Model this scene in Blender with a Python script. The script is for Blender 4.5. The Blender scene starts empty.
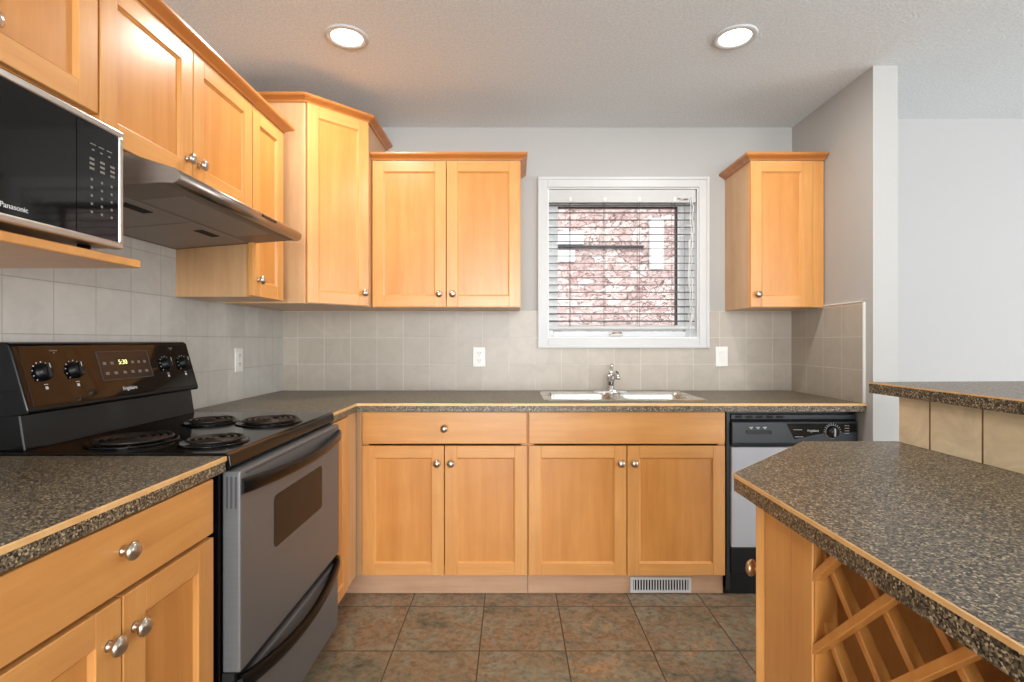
import bpy, bmesh, math, random
from mathutils import Vector, Matrix
random.seed(7)
C = bpy.context.scene
COL = C.collection
PI = math.pi

# ------------------------------------------------------------------ camera, world, lights, exposure
cam_d = bpy.data.cameras.new('camera')
cam = bpy.data.objects.new('camera', cam_d)
COL.objects.link(cam)
cam.location = (0, 0, 1.20)
cam.rotation_euler = (PI/2, 0, 0)
cam_d.sensor_width = 36.0
cam_d.lens = 36.0*520/1024
cam_d.clip_start = 0.02
C.camera = cam

C.view_settings.view_transform = 'Standard'
C.view_settings.look = 'None'
C.view_settings.gamma = 1.0
C.view_settings.use_curve_mapping = False
C.view_settings.exposure = 0.32

W = bpy.data.worlds.new('sky'); C.world = W
W.use_nodes = True
bg = W.node_tree.nodes['Background']
bg.inputs['Color'].default_value = (0.93, 0.96, 1.0, 1)
bg.inputs['Strength'].default_value = 2.6

def area_light(name, loc, rot, sx, sy, power, color=(1, 1, 1), shape='RECTANGLE', spread=PI, parent=None):
    d = bpy.data.lights.new(name, 'AREA')
    d.shape = shape; d.size = sx; d.size_y = sy
    d.energy = power; d.color = color; d.spread = spread
    o = bpy.data.objects.new(name, d)
    o.location = loc; o.rotation_euler = rot
    COL.objects.link(o)
    if parent: o.parent = parent
    return o

# daylight entering by the big windows of the open-plan room (rear wall, dining side wall)
area_light('rear_window_daylight', (0.2, -3.9, 1.33), (PI/2, 0, 0), 2.4, 1.95, 172, (0.965, 0.985, 1.0))
area_light('rear_dining_window_daylight', (3.6, -3.9, 1.35), (PI/2, 0, 0), 2.0, 1.9, 52, (0.965, 0.985, 1.0))
area_light('side_window_daylight', (4.9, 0.6, 1.35), (PI/2, 0, PI/2), 2.4, 1.9, 34, (0.97, 0.985, 1.0))
POT_POWER = 6.5
POT_COLOR = (1.0, 0.96, 0.91)

# ------------------------------------------------------------------ node helpers / materials
def lin(c):
    c = c/255.0
    return c/12.92 if c <= 0.04045 else ((c+0.055)/1.055)**2.4
def rgb(r, g, b): return (lin(r), lin(g), lin(b), 1.0)

class NT:
    def __init__(s, name):
        s.m = bpy.data.materials.new(name); s.m.use_nodes = True
        s.t = s.m.node_tree; s.t.nodes.clear()
        s.out = s.n('ShaderNodeOutputMaterial')
        s.b = s.n('ShaderNodeBsdfPrincipled')
        s.l(s.b.outputs[0], s.out.inputs[0])
    def n(s, typ, **kw):
        x = s.t.nodes.new(typ)
        for k, v in kw.items(): setattr(x, k, v)
        return x
    def l(s, a, b): s.t.links.new(a, b)
    def set(s, **kw):
        for k, v in kw.items():
            s.b.inputs[{'color': 'Base Color', 'rough': 'Roughness', 'metal': 'Metallic', 'coat': 'Coat Weight',
                        'spec': 'Specular IOR Level', 'emit': 'Emission Color', 'estr': 'Emission Strength',
                        'coat_rough': 'Coat Roughness', 'aniso': 'Anisotropic'}[k]].default_value = v
        return s
    def mapping(s, coord='Object', scale=(1, 1, 1), rand=False, loc=(0, 0, 0)):
        tc = s.n('ShaderNodeTexCoord')
        mp = s.n('ShaderNodeMapping'); mp.inputs['Scale'].default_value = scale; mp.inputs['Location'].default_value = loc
        src = tc.outputs[coord]
        if rand:
            oi = s.n('ShaderNodeObjectInfo')
            mul = s.n('ShaderNodeMath', operation='MULTIPLY'); mul.inputs[1].default_value = 37.0
            s.l(oi.outputs['Random'], mul.inputs[0])
            add = s.n('ShaderNodeVectorMath', operation='ADD')
            s.l(src, add.inputs[0]); s.l(mul.outputs[0], add.inputs[1]); src = add.outputs[0]
        s.l(src, mp.inputs['Vector'])
        return mp.outputs[0]
    def noise(s, vec, scale=5, detail=3, rough=0.5, dist=0.0):
        x = s.n('ShaderNodeTexNoise')
        x.inputs['Scale'].default_value = scale; x.inputs['Detail'].default_value = detail
        x.inputs['Roughness'].default_value = rough; x.inputs['Distortion'].default_value = dist
        if vec is not None: s.l(vec, x.inputs['Vector'])
        return x.outputs['Fac']
    def ramp(s, fac, stops, interp='LINEAR'):
        r = s.n('ShaderNodeValToRGB'); r.color_ramp.interpolation = interp
        el = r.color_ramp.elements
        while len(el) < len(stops): el.new(0.5)
        for e, (p, c) in zip(el, stops): e.position = p; e.color = c
        s.l(fac, r.inputs[0]); return r.outputs[0]
    def mix(s, fac, a, b, blend='MIX'):
        x = s.n('ShaderNodeMix', data_type='RGBA', blend_type=blend)
        if isinstance(fac, (int, float)): x.inputs[0].default_value = fac
        else: s.l(fac, x.inputs[0])
        for v, k in ((a, 6), (b, 7)):
            if isinstance(v, tuple): x.inputs[k].default_value = v
            else: s.l(v, x.inputs[k])
        return x.outputs[2]
    def bump(s, height, strength=0.2, dist=0.002):
        x = s.n('ShaderNodeBump'); x.inputs['Strength'].default_value = strength; x.inputs['Distance'].default_value = dist
        s.l(height, x.inputs['Height']); s.l(x.outputs[0], s.b.inputs['Normal']); return x
    def color(s, sock): s.l(sock, s.b.inputs['Base Color']); return s

def plain(name, col, rough=0.5, metal=0.0, wob=0.04, **kw):
    n = NT(name); n.set(rough=rough, metal=metal, **kw)
    v = n.mapping()
    f = n.noise(v, 14, 2)
    dk = tuple(max(0, c*(1-wob)) for c in col[:3])+(1,)
    lt = tuple(min(1, c*(1+wob)) for c in col[:3])+(1,)
    n.color(n.ramp(f, [(0.3, dk), (0.7, lt)]))
    return n.m

def wood(name, dark, mid, light, axis='z', rough=0.34):
    n = NT(name); n.set(rough=rough, coat=0.25, coat_rough=0.22)
    sc = {'z': (1, 1, 0.07), 'x': (0.07, 1, 1), 'y': (1, 0.07, 1)}[axis]
    v = n.mapping('Object', sc, rand=True)
    f1 = n.noise(v, 22, 4, 0.55, 0.4)
    f2 = n.noise(v, 110, 2, 0.5)
    big = n.noise(n.mapping('Object', (1, 1, 1), rand=True), 5.5, 2, 0.5, 0.6)
    a = n.ramp(f1, [(0.28, dark), (0.5, mid), (0.75, light)])
    b = n.ramp(f2, [(0.35, (0.93, 0.91, 0.88, 1)), (0.65, (1, 1, 1, 1))])
    c = n.mix(0.55, a, b, 'MULTIPLY')
    d = n.ramp(big, [(0.3, (0.93, 0.90, 0.86, 1)), (0.65, (1, 1, 1, 1))])
    n.color(n.mix(0.8, c, d, 'MULTIPLY'))
    return n.m

WD = rgb(212, 148, 82); WM = rgb(220, 157, 88); WL = rgb(226, 167, 98)
PD = rgb(205, 136, 66); PM = rgb(213, 145, 73); PL = rgb(220, 155, 84)
M = {}
M['wood_v'] = wood('maple_upright', WD, WM, WL, 'z')
M['wood_h'] = wood('maple_level', WD, WM, WL, 'x')
M['panel'] = wood('maple_panel', PD, PM, PL, 'z')
M['crown'] = wood('maple_moulding', rgb(178, 108, 50), rgb(194, 124, 60), rgb(204, 138, 72), 'x')
M['side'] = wood('maple_side', rgb(204, 158, 112), rgb(212, 168, 122), rgb(219, 178, 132), 'z', 0.42)
M['toe'] = wood('maple_toe', rgb(186, 146, 114), rgb(198, 158, 126), rgb(206, 168, 138), 'x', 0.5)
M['lattice'] = wood('maple_lattice', rgb(196, 128, 60), rgb(208, 142, 72), rgb(218, 155, 86), 'z')
M['edge_strip'] = wood('maple_edge_strip', rgb(224, 174, 112), rgb(234, 188, 126), rgb(240, 198, 140), 'x', 0.4)
M['nickel'] = plain('brushed_nickel', rgb(196, 186, 172), 0.28, 1.0)
M['brass'] = plain('warm_brass', rgb(190, 160, 122), 0.35, 0.9)
M['chrome'] = plain('chrome', rgb(215, 215, 215), 0.12, 1.0)
M['black'] = plain('black_enamel', rgb(7, 7, 9), 0.12, 0.0, spec=0.3)
M['handle'] = plain('black_handle', rgb(8, 8, 9), 0.28, 0.0, spec=0.16)
M['oven_glass'] = plain('smoked_glass', rgb(36, 34, 33), 0.25, 0.0, spec=0.12)
M['black_matt'] = plain('black_plastic', rgb(10, 10, 12), 0.38, spec=0.3)
M['black_glass'] = plain('black_glass', rgb(9, 9, 10), 0.05, 0.0, spec=0.42)
M['dark_gap'] = plain('dark_recess', rgb(24, 22, 20), 0.8)
M['white'] = plain('white_enamel', rgb(204, 205, 204), 0.4, wob=0.01)
M['white_plastic'] = plain('white_plastic', rgb(232, 231, 226), 0.35, wob=0.01)
M['print'] = plain('white_print', rgb(205, 205, 205), 0.6, wob=0.01)
M['print_dim'] = plain('dim_print', rgb(120, 116, 108), 0.6, wob=0.01)
M['coil'] = plain('burner_coil', rgb(52, 46, 42), 0.35, 0.7)
M['slate_panel'] = plain('charcoal_panel', rgb(40, 44, 50), 0.28)
M['slate_dark'] = plain('charcoal_dark', rgb(22, 24, 28), 0.22)
M['dw_door'] = plain('pale_grey_door', rgb(180, 181, 187), 0.35, 0.15, wob=0.01)
M['vinyl'] = plain('white_vinyl', rgb(232, 233, 232), 0.4, wob=0.01)
M['slat'] = plain('blind_slat_backlit', rgb(84, 79, 75), 0.6, wob=0.01)  # white slats, their backlit shade put into the base colour
M['cord'] = plain('white_cord', rgb(225, 225, 222), 0.7)
M['blind'] = plain('blind_white', rgb(196, 196, 194), 0.45, wob=0.01)
M['grey_box'] = plain('grey_plastic', rgb(70, 72, 76), 0.4)

def steel(name, col, rough, axis_scale, aniso=0.0, metal=1.0):
    n = NT(name); n.set(metal=metal, aniso=aniso)
    v = n.mapping('Object', axis_scale)
    f = n.noise(v, 90, 3, 0.6)
    d = tuple(c*0.9 for c in col[:3])+(1,)
    n.color(n.ramp(f, [(0.3, d), (0.7, col)]))
    r = n.n('ShaderNodeMapRange'); r.inputs[3].default_value = rough-0.05; r.inputs[4].default_value = rough+0.06
    n.l(f, r.inputs[0]); n.l(r.outputs[0], n.b.inputs['Roughness'])
    return n.m
M['steel'] = steel('stainless_steel', rgb(116, 117, 118), 0.46, (0.02, 0.02, 1), metal=0.35)
M['steel_light'] = steel('stainless_trim', rgb(205, 200, 192), 0.3, (1, 0.02, 1))
M['steel_sink'] = steel('sink_steel', rgb(222, 220, 214), 0.26, (0.05, 1, 1))
M['hood_bar'] = steel('hood_steel', rgb(168, 158, 150), 0.3, (1, 0.02, 1))
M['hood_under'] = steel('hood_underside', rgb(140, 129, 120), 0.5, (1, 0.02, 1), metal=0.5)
M['filter'] = steel('hood_filter', rgb(164, 155, 147), 0.55, (1, 0.05, 1), metal=0.4)

def paint(name, col, bump=0.05, scale=180, bdist=0.001, rough=0.75):
    n = NT(name); n.set(rough=rough, spec=0.3)
    v = n.mapping()
    f = n.noise(v, scale, 3, 0.6)
    dk = tuple(c*0.97 for c in col[:3])+(1,)
    n.color(n.ramp(f, [(0.3, dk), (0.7, col)]))
    n.bump(f, bump, bdist)
    return n.m
M['wall'] = paint('grey_wall_paint', rgb(183, 182, 179))
M['wall_pale'] = paint('pale_wall_paint', rgb(180, 179, 179))
def popcorn():
    n = NT('stippled_ceiling'); n.set(rough=0.9, spec=0.1)
    v = n.mapping()
    f = n.noise(v, 100, 4, 0.65)
    g = n.ramp(f, [(0.38, (0, 0, 0, 1)), (0.62, (1, 1, 1, 1))])
    n.color(n.mix(g, rgb(222, 227, 230), rgb(238, 242, 244)))
    n.bump(g, 0.5, 0.0045)
    return n.m
M['ceiling'] = popcorn()

def tile(name, plane, size, off, c1, c2, grout, mortar=0.0022, rough=0.35, mottling=0.06, size_z=None):
    n = NT(name); n.set(rough=rough)
    g = n.n('ShaderNodeNewGeometry'); sp = n.n('ShaderNodeSeparateXYZ'); n.l(g.outputs['Position'], sp.inputs[0])
    cb = n.n('ShaderNodeCombineXYZ')
    n.l(sp.outputs[plane[0]], cb.inputs[0]); n.l(sp.outputs[plane[1]], cb.inputs[1])
    mp = n.n('ShaderNodeMapping'); mp.inputs['Location'].default_value = (-off[0], -off[1], 0)
    n.l(cb.outputs[0], mp.inputs[0])
    br = n.n('ShaderNodeTexBrick'); br.offset = 0.0; br.squash = 1.0
    br.inputs['Scale'].default_value = 1.0; br.inputs['Brick Width'].default_value = size
    br.inputs['Row Height'].default_value = size_z or size; br.inputs['Mortar Size'].default_value = mortar
    br.inputs['Mortar Smooth'].default_value = 0.3; br.inputs['Bias'].default_value = 0.0
    br.inputs['Color1'].default_value = c1; br.inputs['Color2'].default_value = c2; br.inputs['Mortar'].default_value = grout
    n.l(mp.outputs[0], br.inputs['Vector'])
    f = n.noise(g.outputs['Position'], 9, 4, 0.6, 1.2)
    mo = n.ramp(f, [(0.3, (1-mottling*2, 1-mottling*2, 1-mottling*2.2, 1)), (0.7, (1, 1, 1, 1))])
    n.color(n.mix(1.0, br.outputs['Color'], mo, 'MULTIPLY'))
    iv = n.n('ShaderNodeMath', operation='SUBTRACT'); iv.inputs[0].default_value = 1.0
    n.l(br.outputs['Fac'], iv.inputs[1])
    n.bump(iv.outputs[0], 0.5, 0.0015)
    return n.m
T1, T2, TG = rgb(178, 168, 154), rgb(186, 176, 162), rgb(202, 194, 183)
M['tile_back'] = tile('beige_tile_back', ('X', 'Z'), 0.1527, (-1.087, 0.914), T1, T2, TG)
M['tile_left_lit'] = tile('beige_tile_left_lit', ('Y', 'Z'), 0.1527, (1.506, 0.914), rgb(194, 192, 186), rgb(200, 198, 192), rgb(170, 167, 160), 0.0017)  # same tile as the back wall; brighter light here put into the colour
M['tile_right'] = tile('beige_tile_right', ('Y', 'Z'), 0.1527, (2.40, 0.914), T1, T2, TG)
M['tile_bar'] = tile('cream_bar_tile', ('Y', 'Z'), 0.1535, (1.369-0.1535*0, 0.905), rgb(240, 222, 186), rgb(244, 228, 196), rgb(134, 98, 62), 0.003, 0.4, 0.12, 0.2)

def floor_mat():
    n = NT('slate_floor_tile')
    g = n.n('ShaderNodeNewGeometry')
    mp = n.n('ShaderNodeMapping'); mp.inputs['Location'].default_value = (0.1266, -2.35, 0)
    n.l(g.outputs['Position'], mp.inputs[0])
    br = n.n('ShaderNodeTexBrick'); br.offset = 0.0; br.squash = 1.0
    for k, v in (('Scale', 1.0), ('Brick Width', 0.335), ('Row Height', 0.337), ('Mortar Size', 0.0028), ('Mortar Smooth', 0.2), ('Bias', 0.0)):
        br.inputs[k].default_value = v
    br.inputs['Color1'].default_value = (0, 0, 0, 1); br.inputs['Color2'].default_value = (1, 1, 1, 1)
    br.inputs['Mortar'].default_value = (0.5, 0.5, 0.5, 1)
    n.l(mp.outputs[0], br.inputs['Vector'])
    off = n.n('ShaderNodeVectorMath', operation='MULTIPLY_ADD')
    n.l(br.outputs['Color'], off.inputs[0]); off.inputs[1].default_value = (31, 17, 9)
    n.l(g.outputs['Position'], off.inputs[2])
    f = n.noise(off.outputs[0], 5, 8, 0.7, 0.5)
    f2 = n.noise(off.outputs[0], 34, 7, 0.75, 0.3)
    c = n.ramp(f, [(0.28, rgb(74, 66, 54)), (0.40, rgb(126, 119, 100)), (0.48, rgb(148, 122, 96)), (0.56, rgb(136, 134, 116)), (0.68, rgb(176, 138, 102))])
    d = n.ramp(f2, [(0.34, (0.42, 0.39, 0.35, 1)), (0.56, (1, 1, 1, 1)), (0.8, (1.0, 0.96, 0.9, 1))])
    c = n.mix(0.85, c, d, 'MULTIPLY')
    tint = n.ramp(br.outputs['Color'], [(0.0, (1.0, 0.93, 0.87, 1)), (1.0, (0.92, 0.97, 0.95, 1))])
    c = n.mix(0.8, c, tint, 'MULTIPLY')
    n.color(n.mix(br.outputs['Fac'], c, rgb(72, 60, 46)))
    n.set(rough=0.42)
    hm = n.n('ShaderNodeMath', operation='MULTIPLY_ADD'); hm.inputs[1].default_value = -1.0
    n.l(br.outputs['Fac'], hm.inputs[0]); n.l(f2, hm.inputs[2])
    n.bump(hm.outputs[0], 0.35, 0.003)
    return n.m
M['floor'] = floor_mat()

def laminate():
    n = NT('speckled_laminate'); n.set(rough=0.36, spec=0.5)
    v = n.mapping('Object')
    vo = n.n('ShaderNodeTexVoronoi'); vo.inputs['Scale'].default_value = 340
    n.l(v, vo.inputs['Vector'])
    sp = n.n('ShaderNodeSeparateColor'); n.l(vo.outputs['Color'], sp.inputs[0])
    c = n.ramp(sp.outputs[0], [(0.0, rgb(34, 32, 29)), (0.22, rgb(76, 69, 57)), (0.46, rgb(112, 100, 81)), (0.72, rgb(148, 133, 107)), (0.92, rgb(196, 180, 150))], 'CONSTANT')
    f = n.noise(v, 500, 2, 0.5)
    c = n.mix(0.6, c, n.ramp(f, [(0.35, (0.62, 0.62, 0.62, 1)), (0.65, (1, 1, 1, 1))]), 'MULTIPLY')
    n.color(c)
    return n.m
M['laminate'] = laminate()

def glass():
    n = NT('clear_pane')
    n.t.nodes.remove(n.b)
    tr = n.n('ShaderNodeBsdfTransparent'); gl = n.n('ShaderNodeBsdfGlossy'); gl.inputs['Roughness'].default_value = 0.02
    mx = n.n('ShaderNodeMixShader'); mx.inputs[0].default_value = 0.007
    n.l(tr.outputs[0], mx.inputs[1]); n.l(gl.outputs[0], mx.inputs[2]); n.l(mx.outputs[0], n.out.inputs[0])
    return n.m
M['glass'] = glass()

def emitter(name, col, st):
    n = NT(name); n.set(color=(0.8, 0.8, 0.8, 1), emit=col, estr=st); return n.m
M['lamp_glow'] = emitter('lamp_lens', (1.0, 0.95, 0.88, 1), 9.0)
M['led'] = emitter('clock_digits', (0.75, 0.85, 0.05, 1), 0.8)

def stone():
    n = NT('ledge_stone'); n.set(rough=0.9, spec=0.1)
    v = n.mapping('Object', (1, 1, 1))
    ds = n.noise(v, 5, 3)
    wv = n.mapping('Object', (1.0, 1.0, 2.9))
    ad = n.n('ShaderNodeVectorMath', operation='MULTIPLY_ADD'); ad.inputs[1].default_value = (0.5, 0.5, 0.5)
    n.l(ds, ad.inputs[0]); n.l(wv, ad.inputs[2])
    vo = n.n('ShaderNodeTexVoronoi', feature='DISTANCE_TO_EDGE'); vo.inputs['Scale'].default_value = 4.6
    n.l(ad.outputs[0], vo.inputs['Vector'])
    vc = n.n('ShaderNodeTexVoronoi'); vc.inputs['Scale'].default_value = 4.6; n.l(ad.outputs[0], vc.inputs['Vector'])
    sp = n.n('ShaderNodeSeparateColor'); n.l(vc.outputs['Color'], sp.inputs[0])
    c = n.ramp(sp.outputs[1], [(0, rgb(194, 170, 166)), (0.4, rgb(208, 190, 184)), (0.75, rgb(230, 220, 214)), (1, rgb(204, 180, 174))])
    f = n.noise(v, 16, 6, 0.7, 1.5)
    c = n.mix(0.9, c, n.ramp(f, [(0.34, rgb(136, 118, 122)), (0.46, rgb(226, 214, 208)), (0.6, (1, 1, 1, 1))]), 'MULTIPLY')
    e = n.ramp(vo.outputs['Distance'], [(0.0, rgb(128, 104, 104)), (0.05, (1, 1, 1, 1))])
    n.color(n.mix(0.85, c, e, 'MULTIPLY'))
    n.bump(vo.outputs['Distance'], 0.6, 0.03)
    return n.m
M['stone'] = stone()

# ------------------------------------------------------------------ mesh builder
class MB:
    """collects shapes into one mesh"""
    def __init__(s): s.bm = bmesh.new(); s.mats = []; s.mi = 0
    def mat(s, key):
        if key not in s.mats: s.mats.append(key)
        s.mi = s.mats.index(key); return s
    def _fin(s, verts):
        fs = set()
        for v in verts:
            for f in v.link_faces: fs.add(f)
        for f in fs: f.material_index = s.mi
    def box(s, x0, x1, y0, y1, z0, z1, bev=0.0, seg=2, mx=None):
        t = bmesh.new()
        r = bmesh.ops.create_cube(t, size=1.0)
        for v in r['verts']:
            v.co = Vector(((x0+x1)/2+v.co.x*abs(x1-x0), (y0+y1)/2+v.co.y*abs(y1-y0), (z0+z1)/2+v.co.z*abs(z1-z0)))
        if bev > 0:
            bmesh.ops.bevel(t, geom=list(t.edges), offset=bev, segments=seg, affect='EDGES', profile=0.5, clamp_overlap=True)
        s._merge(t, mx); return s
    def _merge(s, t, mx=None, smooth=False):
        if mx is not None: bmesh.ops.transform(t, matrix=mx, verts=list(t.verts))
        bmesh.ops.recalc_face_normals(t, faces=list(t.faces))
        mp = {}
        for v in t.verts: mp[v] = s.bm.verts.new(v.co)
        for f in t.faces:
            try: nf = s.bm.faces.new([mp[v] for v in f.verts])
            except ValueError: continue
            nf.material_index = s.mi; nf.smooth = smooth or f.smooth
        t.free()
    def prism(s, pts, z0, z1, axis='z', bev=0.0, seg=2, mx=None):
        """polygon (2D points) extruded; axis z: (x,y); axis y: (x,z); axis x: (y,z)"""
        t = bmesh.new()
        def P(p, h):
            return {'z': (p[0], p[1], h), 'y': (p[0], h, p[1]), 'x': (h, p[0], p[1])}[axis]
        lo = [t.verts.new(P(p, z0)) for p in pts]; hi = [t.verts.new(P(p, z1)) for p in pts]
        k = len(pts)
        t.faces.new(lo); t.faces.new(hi)
        for i in range(k): t.faces.new((lo[i], lo[(i+1) % k], hi[(i+1) % k], hi[i]))
        bmesh.ops.recalc_face_normals(t, faces=list(t.faces))
        if bev > 0: bmesh.ops.bevel(t, geom=list(t.edges), offset=bev, segments=seg, affect='EDGES', profile=0.5, clamp_overlap=True)
        s._merge(t, mx); return s
    def lathe(s, prof, org, axis, n=20):
        """prof: (radius, height along axis)"""
        t = bmesh.new(); a = Vector(axis).normalized()
        q = Vector((0, 0, 1)).rotation_difference(a).to_matrix()
        rings = []
        for r, h in prof:
            if r < 1e-6: rings.append([t.verts.new(Vector(org)+q@Vector((0, 0, h)))])
            else: rings.append([t.verts.new(Vector(org)+q@Vector((r*math.cos(2*PI*i/n), r*math.sin(2*PI*i/n), h))) for i in range(n)])
        for A, B in zip(rings, rings[1:]):
            for i in range(n):
                j = (i+1) % n
                if len(A) == 1 and len(B) == 1: continue
                if len(A) == 1: f = t.faces.new((A[0], B[i], B[j]))
                elif len(B) == 1: f = t.faces.new((A[i], A[j], B[0]))
                else: f = t.faces.new((A[i], A[j], B[j], B[i]))
                f.smooth = True
        for R in (rings[0], rings[-1]):
            if len(R) > 1: t.faces.new(R)
        s._merge(t); return s
    def tube(s, pts, r, n=10, closed=False, sx=1.0, sy=1.0):
        t = bmesh.new(); P = [Vector(p) for p in pts]; rings = []
        rr = r if isinstance(r, (list, tuple)) else [r]*len(P)
        up = None
        for i, p in enumerate(P):
            if closed: d = (P[(i+1) % len(P)]-P[i-1]).normalized()
            else: d = (P[min(i+1, len(P)-1)]-P[max(i-1, 0)]).normalized()
            if up is None:
                up = Vector((0, 0, 1)) if abs(d.z) < 0.9 else Vector((1, 0, 0))
            u = d.cross(up).normalized(); w = u.cross(d).normalized(); up = w
            rings.append([t.verts.new(p+rr[i]*(sx*math.cos(2*PI*k/n)*u+sy*math.sin(2*PI*k/n)*w)) for k in range(n)])
        seq = list(zip(rings, rings[1:]))+([(rings[-1], rings[0])] if closed else [])
        for A, B in seq:
            for k in range(n):
                f = t.faces.new((A[k], A[(k+1) % n], B[(k+1) % n], B[k])); f.smooth = True
        if not closed: t.faces.new(rings[0]); t.faces.new(rings[-1])
        s._merge(t); return s
    def sweep(s, path, prof, z, side=1):
        """profile (outward, up) swept along a plan polyline with mitred corners; outward is to the right of travel when side = 1"""
        t = bmesh.new(); P = [Vector((p[0], p[1])) for p in path]; rings = []
        for i, p in enumerate(P):
            def nrm(a, b):
                d = (b-a).normalized(); return Vector((d.y, -d.x))*side
            if i == 0: m = nrm(P[0], P[1])
            elif i == len(P)-1: m = nrm(P[-2], P[-1])
            else:
                a, b = nrm(P[i-1], p), nrm(p, P[i+1]); m = (a+b)/(1+a.dot(b))
            rings.append([t.verts.new((p.x+m.x*o, p.y+m.y*o, z+h)) for o, h in prof])
        k = len(prof)
        for A, B in zip(rings, rings[1:]):
            for i in range(k): t.faces.new((A[i], A[(i+1) % k], B[(i+1) % k], B[i]))
        t.faces.new(rings[0]); t.faces.new(rings[-1])
        s._merge(t); return s
    def fill(s, loops, z, flip=False):
        """flat face with holes: loops of (x, y)"""
        t = bmesh.new()
        for lp in loops:
            vs = [t.verts.new((p[0], p[1], z)) for p in lp]
            for i in range(len(vs)): t.edges.new((vs[i], vs[(i+1) % len(vs)]))
        bmesh.ops.triangle_fill(t, use_beauty=True, use_dissolve=False, edges=list(t.edges), normal=(0, 0, -1 if flip else 1))
        mp = {v: s.bm.verts.new(v.co) for v in t.verts}
        for f in t.faces:
            nf = s.bm.faces.new([mp[v] for v in f.verts]); nf.material_index = s.mi
            nf.normal_update()
            if (nf.normal.z < 0) != flip: nf.normal_flip()
        t.free(); return s
    def loft(s, loops, cap=False, smooth=True):
        """loops: equal-length lists of 3D points"""
        t = bmesh.new()
        R = [[t.verts.new(p) for p in lp] for lp in loops]; k = len(R[0])
        for A, B in zip(R, R[1:]):
            for i in range(k):
                f = t.faces.new((A[i], A[(i+1) % k], B[(i+1) % k], B[i])); f.smooth = smooth
        if cap: t.faces.new(R[-1])
        s._merge(t); return s
    def build(s, name, key=None, parent=None, loc=None):
        me = bpy.data.meshes.new(name)
        s.bm.normal_update(); s.bm.to_mesh(me); s.bm.free()
        for k in (s.mats or [key]): me.materials.append(M[k])
        o = bpy.data.objects.new(name, me); COL.objects.link(o)
        if parent is not None: o.parent = parent
        if loc is not None: o.location = loc
        return o

def rrect(x0, x1, y0, y1, r, n=5):
    out = []
    for cx, cy, a0 in ((x1-r, y1-r, 0), (x0+r, y1-r, PI/2), (x0+r, y0+r, PI), (x1-r, y0+r, 3*PI/2)):
        for i in range(n+1):
            a = a0+PI/2*i/n; out.append((cx+r*math.cos(a), cy+r*math.sin(a)))
    return out

def thing(name, label, cat, loc=(0, 0, 0), rz=0.0, group=None):
    o = bpy.data.objects.new(name, None); COL.objects.link(o)
    o.empty_display_size = 0.1
    o.location = loc; o.rotation_euler = (0, 0, rz)
    o['label'] = label; o['category'] = cat
    if group: o['group'] = group
    return o
def tag(o, label, cat, group=None, kind=None):
    o['label'] = label; o['category'] = cat
    if group: o['group'] = group
    if kind: o['kind'] = kind
    return o
def struct(o, label=None):
    o['kind'] = 'structure'
    if label: o['label'] = label
    return o
def text_mesh(name, body, size, key, parent, mx, depth=0.0006, align='CENTER'):
    cu = bpy.data.curves.new(name, 'FONT'); cu.body = body; cu.size = size; cu.extrude = depth; cu.align_x = align; cu.align_y = 'CENTER'
    tmp = bpy.data.objects.new(name+'_tmp', cu); COL.objects.link(tmp)
    dg = bpy.context.evaluated_depsgraph_get()
    me = bpy.data.meshes.new_from_object(tmp.evaluated_get(dg))
    bpy.data.objects.remove(tmp); bpy.data.curves.remove(cu)
    me.transform(mx); me.materials.clear(); me.materials.append(M[key])
    o = bpy.data.objects.new(name, me); COL.objects.link(o)
    if parent is not None: o.parent = parent
    return o

# ------------------------------------------------------------------ the setting
XL, YB, ZC = -1.335, 3.02, 2.44          # left wall face, back wall face, ceiling
XR, YR = 1.626, 2.342                    # return wall face and its end
XE, YF, YREAR = 5.0, 2.90, -4.0          # dining side wall, dining far wall, rear wall
WX0, WX1, WZ0, WZ1 = 0.208, 1.082, 1.218, 2.090   # kitchen window opening

struct(MB().box(XL-0.1, XE+0.1, YREAR-0.1, YB+0.15, -0.06, 0).build('floor', 'floor'), 'slate look square tile floor in brown and green tones')
struct(MB().box(XL-0.1, XE+0.1, YREAR-0.1, YB+0.15, ZC, ZC+0.06).build('ceiling', 'ceiling'), 'white stippled ceiling')
struct(MB().box(XL-0.1, XL, YREAR-0.1, YB+0.15, 0, ZC).build('wall_left', 'wall'), 'grey wall behind the stove')
wb = MB()
wb.box(XL, WX0, YB, YB+0.15, 0, ZC).box(WX1, XR+0.11, YB, YB+0.15, 0, ZC)
wb.box(WX0, WX1, YB, YB+0.15, 0, WZ0).box(WX0, WX1, YB, YB+0.15, WZ1, ZC)
struct(wb.build('wall_back', 'wall'), 'grey wall with the kitchen window')
struct(MB().box(XR, XR+0.112, YR, YB, 0, ZC).build('wall_right', 'wall'), 'short return wall at the end of the counter')
struct(MB().box(XR+0.112, XE+0.1, YF, YB+0.15, 0, ZC).build('wall_dining', 'wall_pale'), 'pale plain wall of the next room')
# side and rear walls, with the window openings the daylight comes in by
ws = MB()
ws.box(XE, XE+0.1, YREAR, -0.7, 0, ZC).box(XE, XE+0.1, 1.9, YF, 0, ZC).box(XE, XE+0.1, -0.7, 1.9, 0, 0.35).box(XE, XE+0.1, -0.7, 1.9, 2.32, ZC)
struct(ws.build('wall_side', 'wall_pale'))
wr = MB()
for a, b in ((XL, -1.05), (1.45, 2.55), (4.65, XE)): wr.box(a, b, YREAR-0.1, YREAR, 0, ZC)
for a, b in ((-1.05, 1.45), (2.55, 4.65)): wr.box(a, b, YREAR-0.1, YREAR, 0, 0.35).box(a, b, YREAR-0.1, YREAR, 2.32, ZC)
struct(wr.build('wall_rear', 'wall_pale'))
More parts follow.
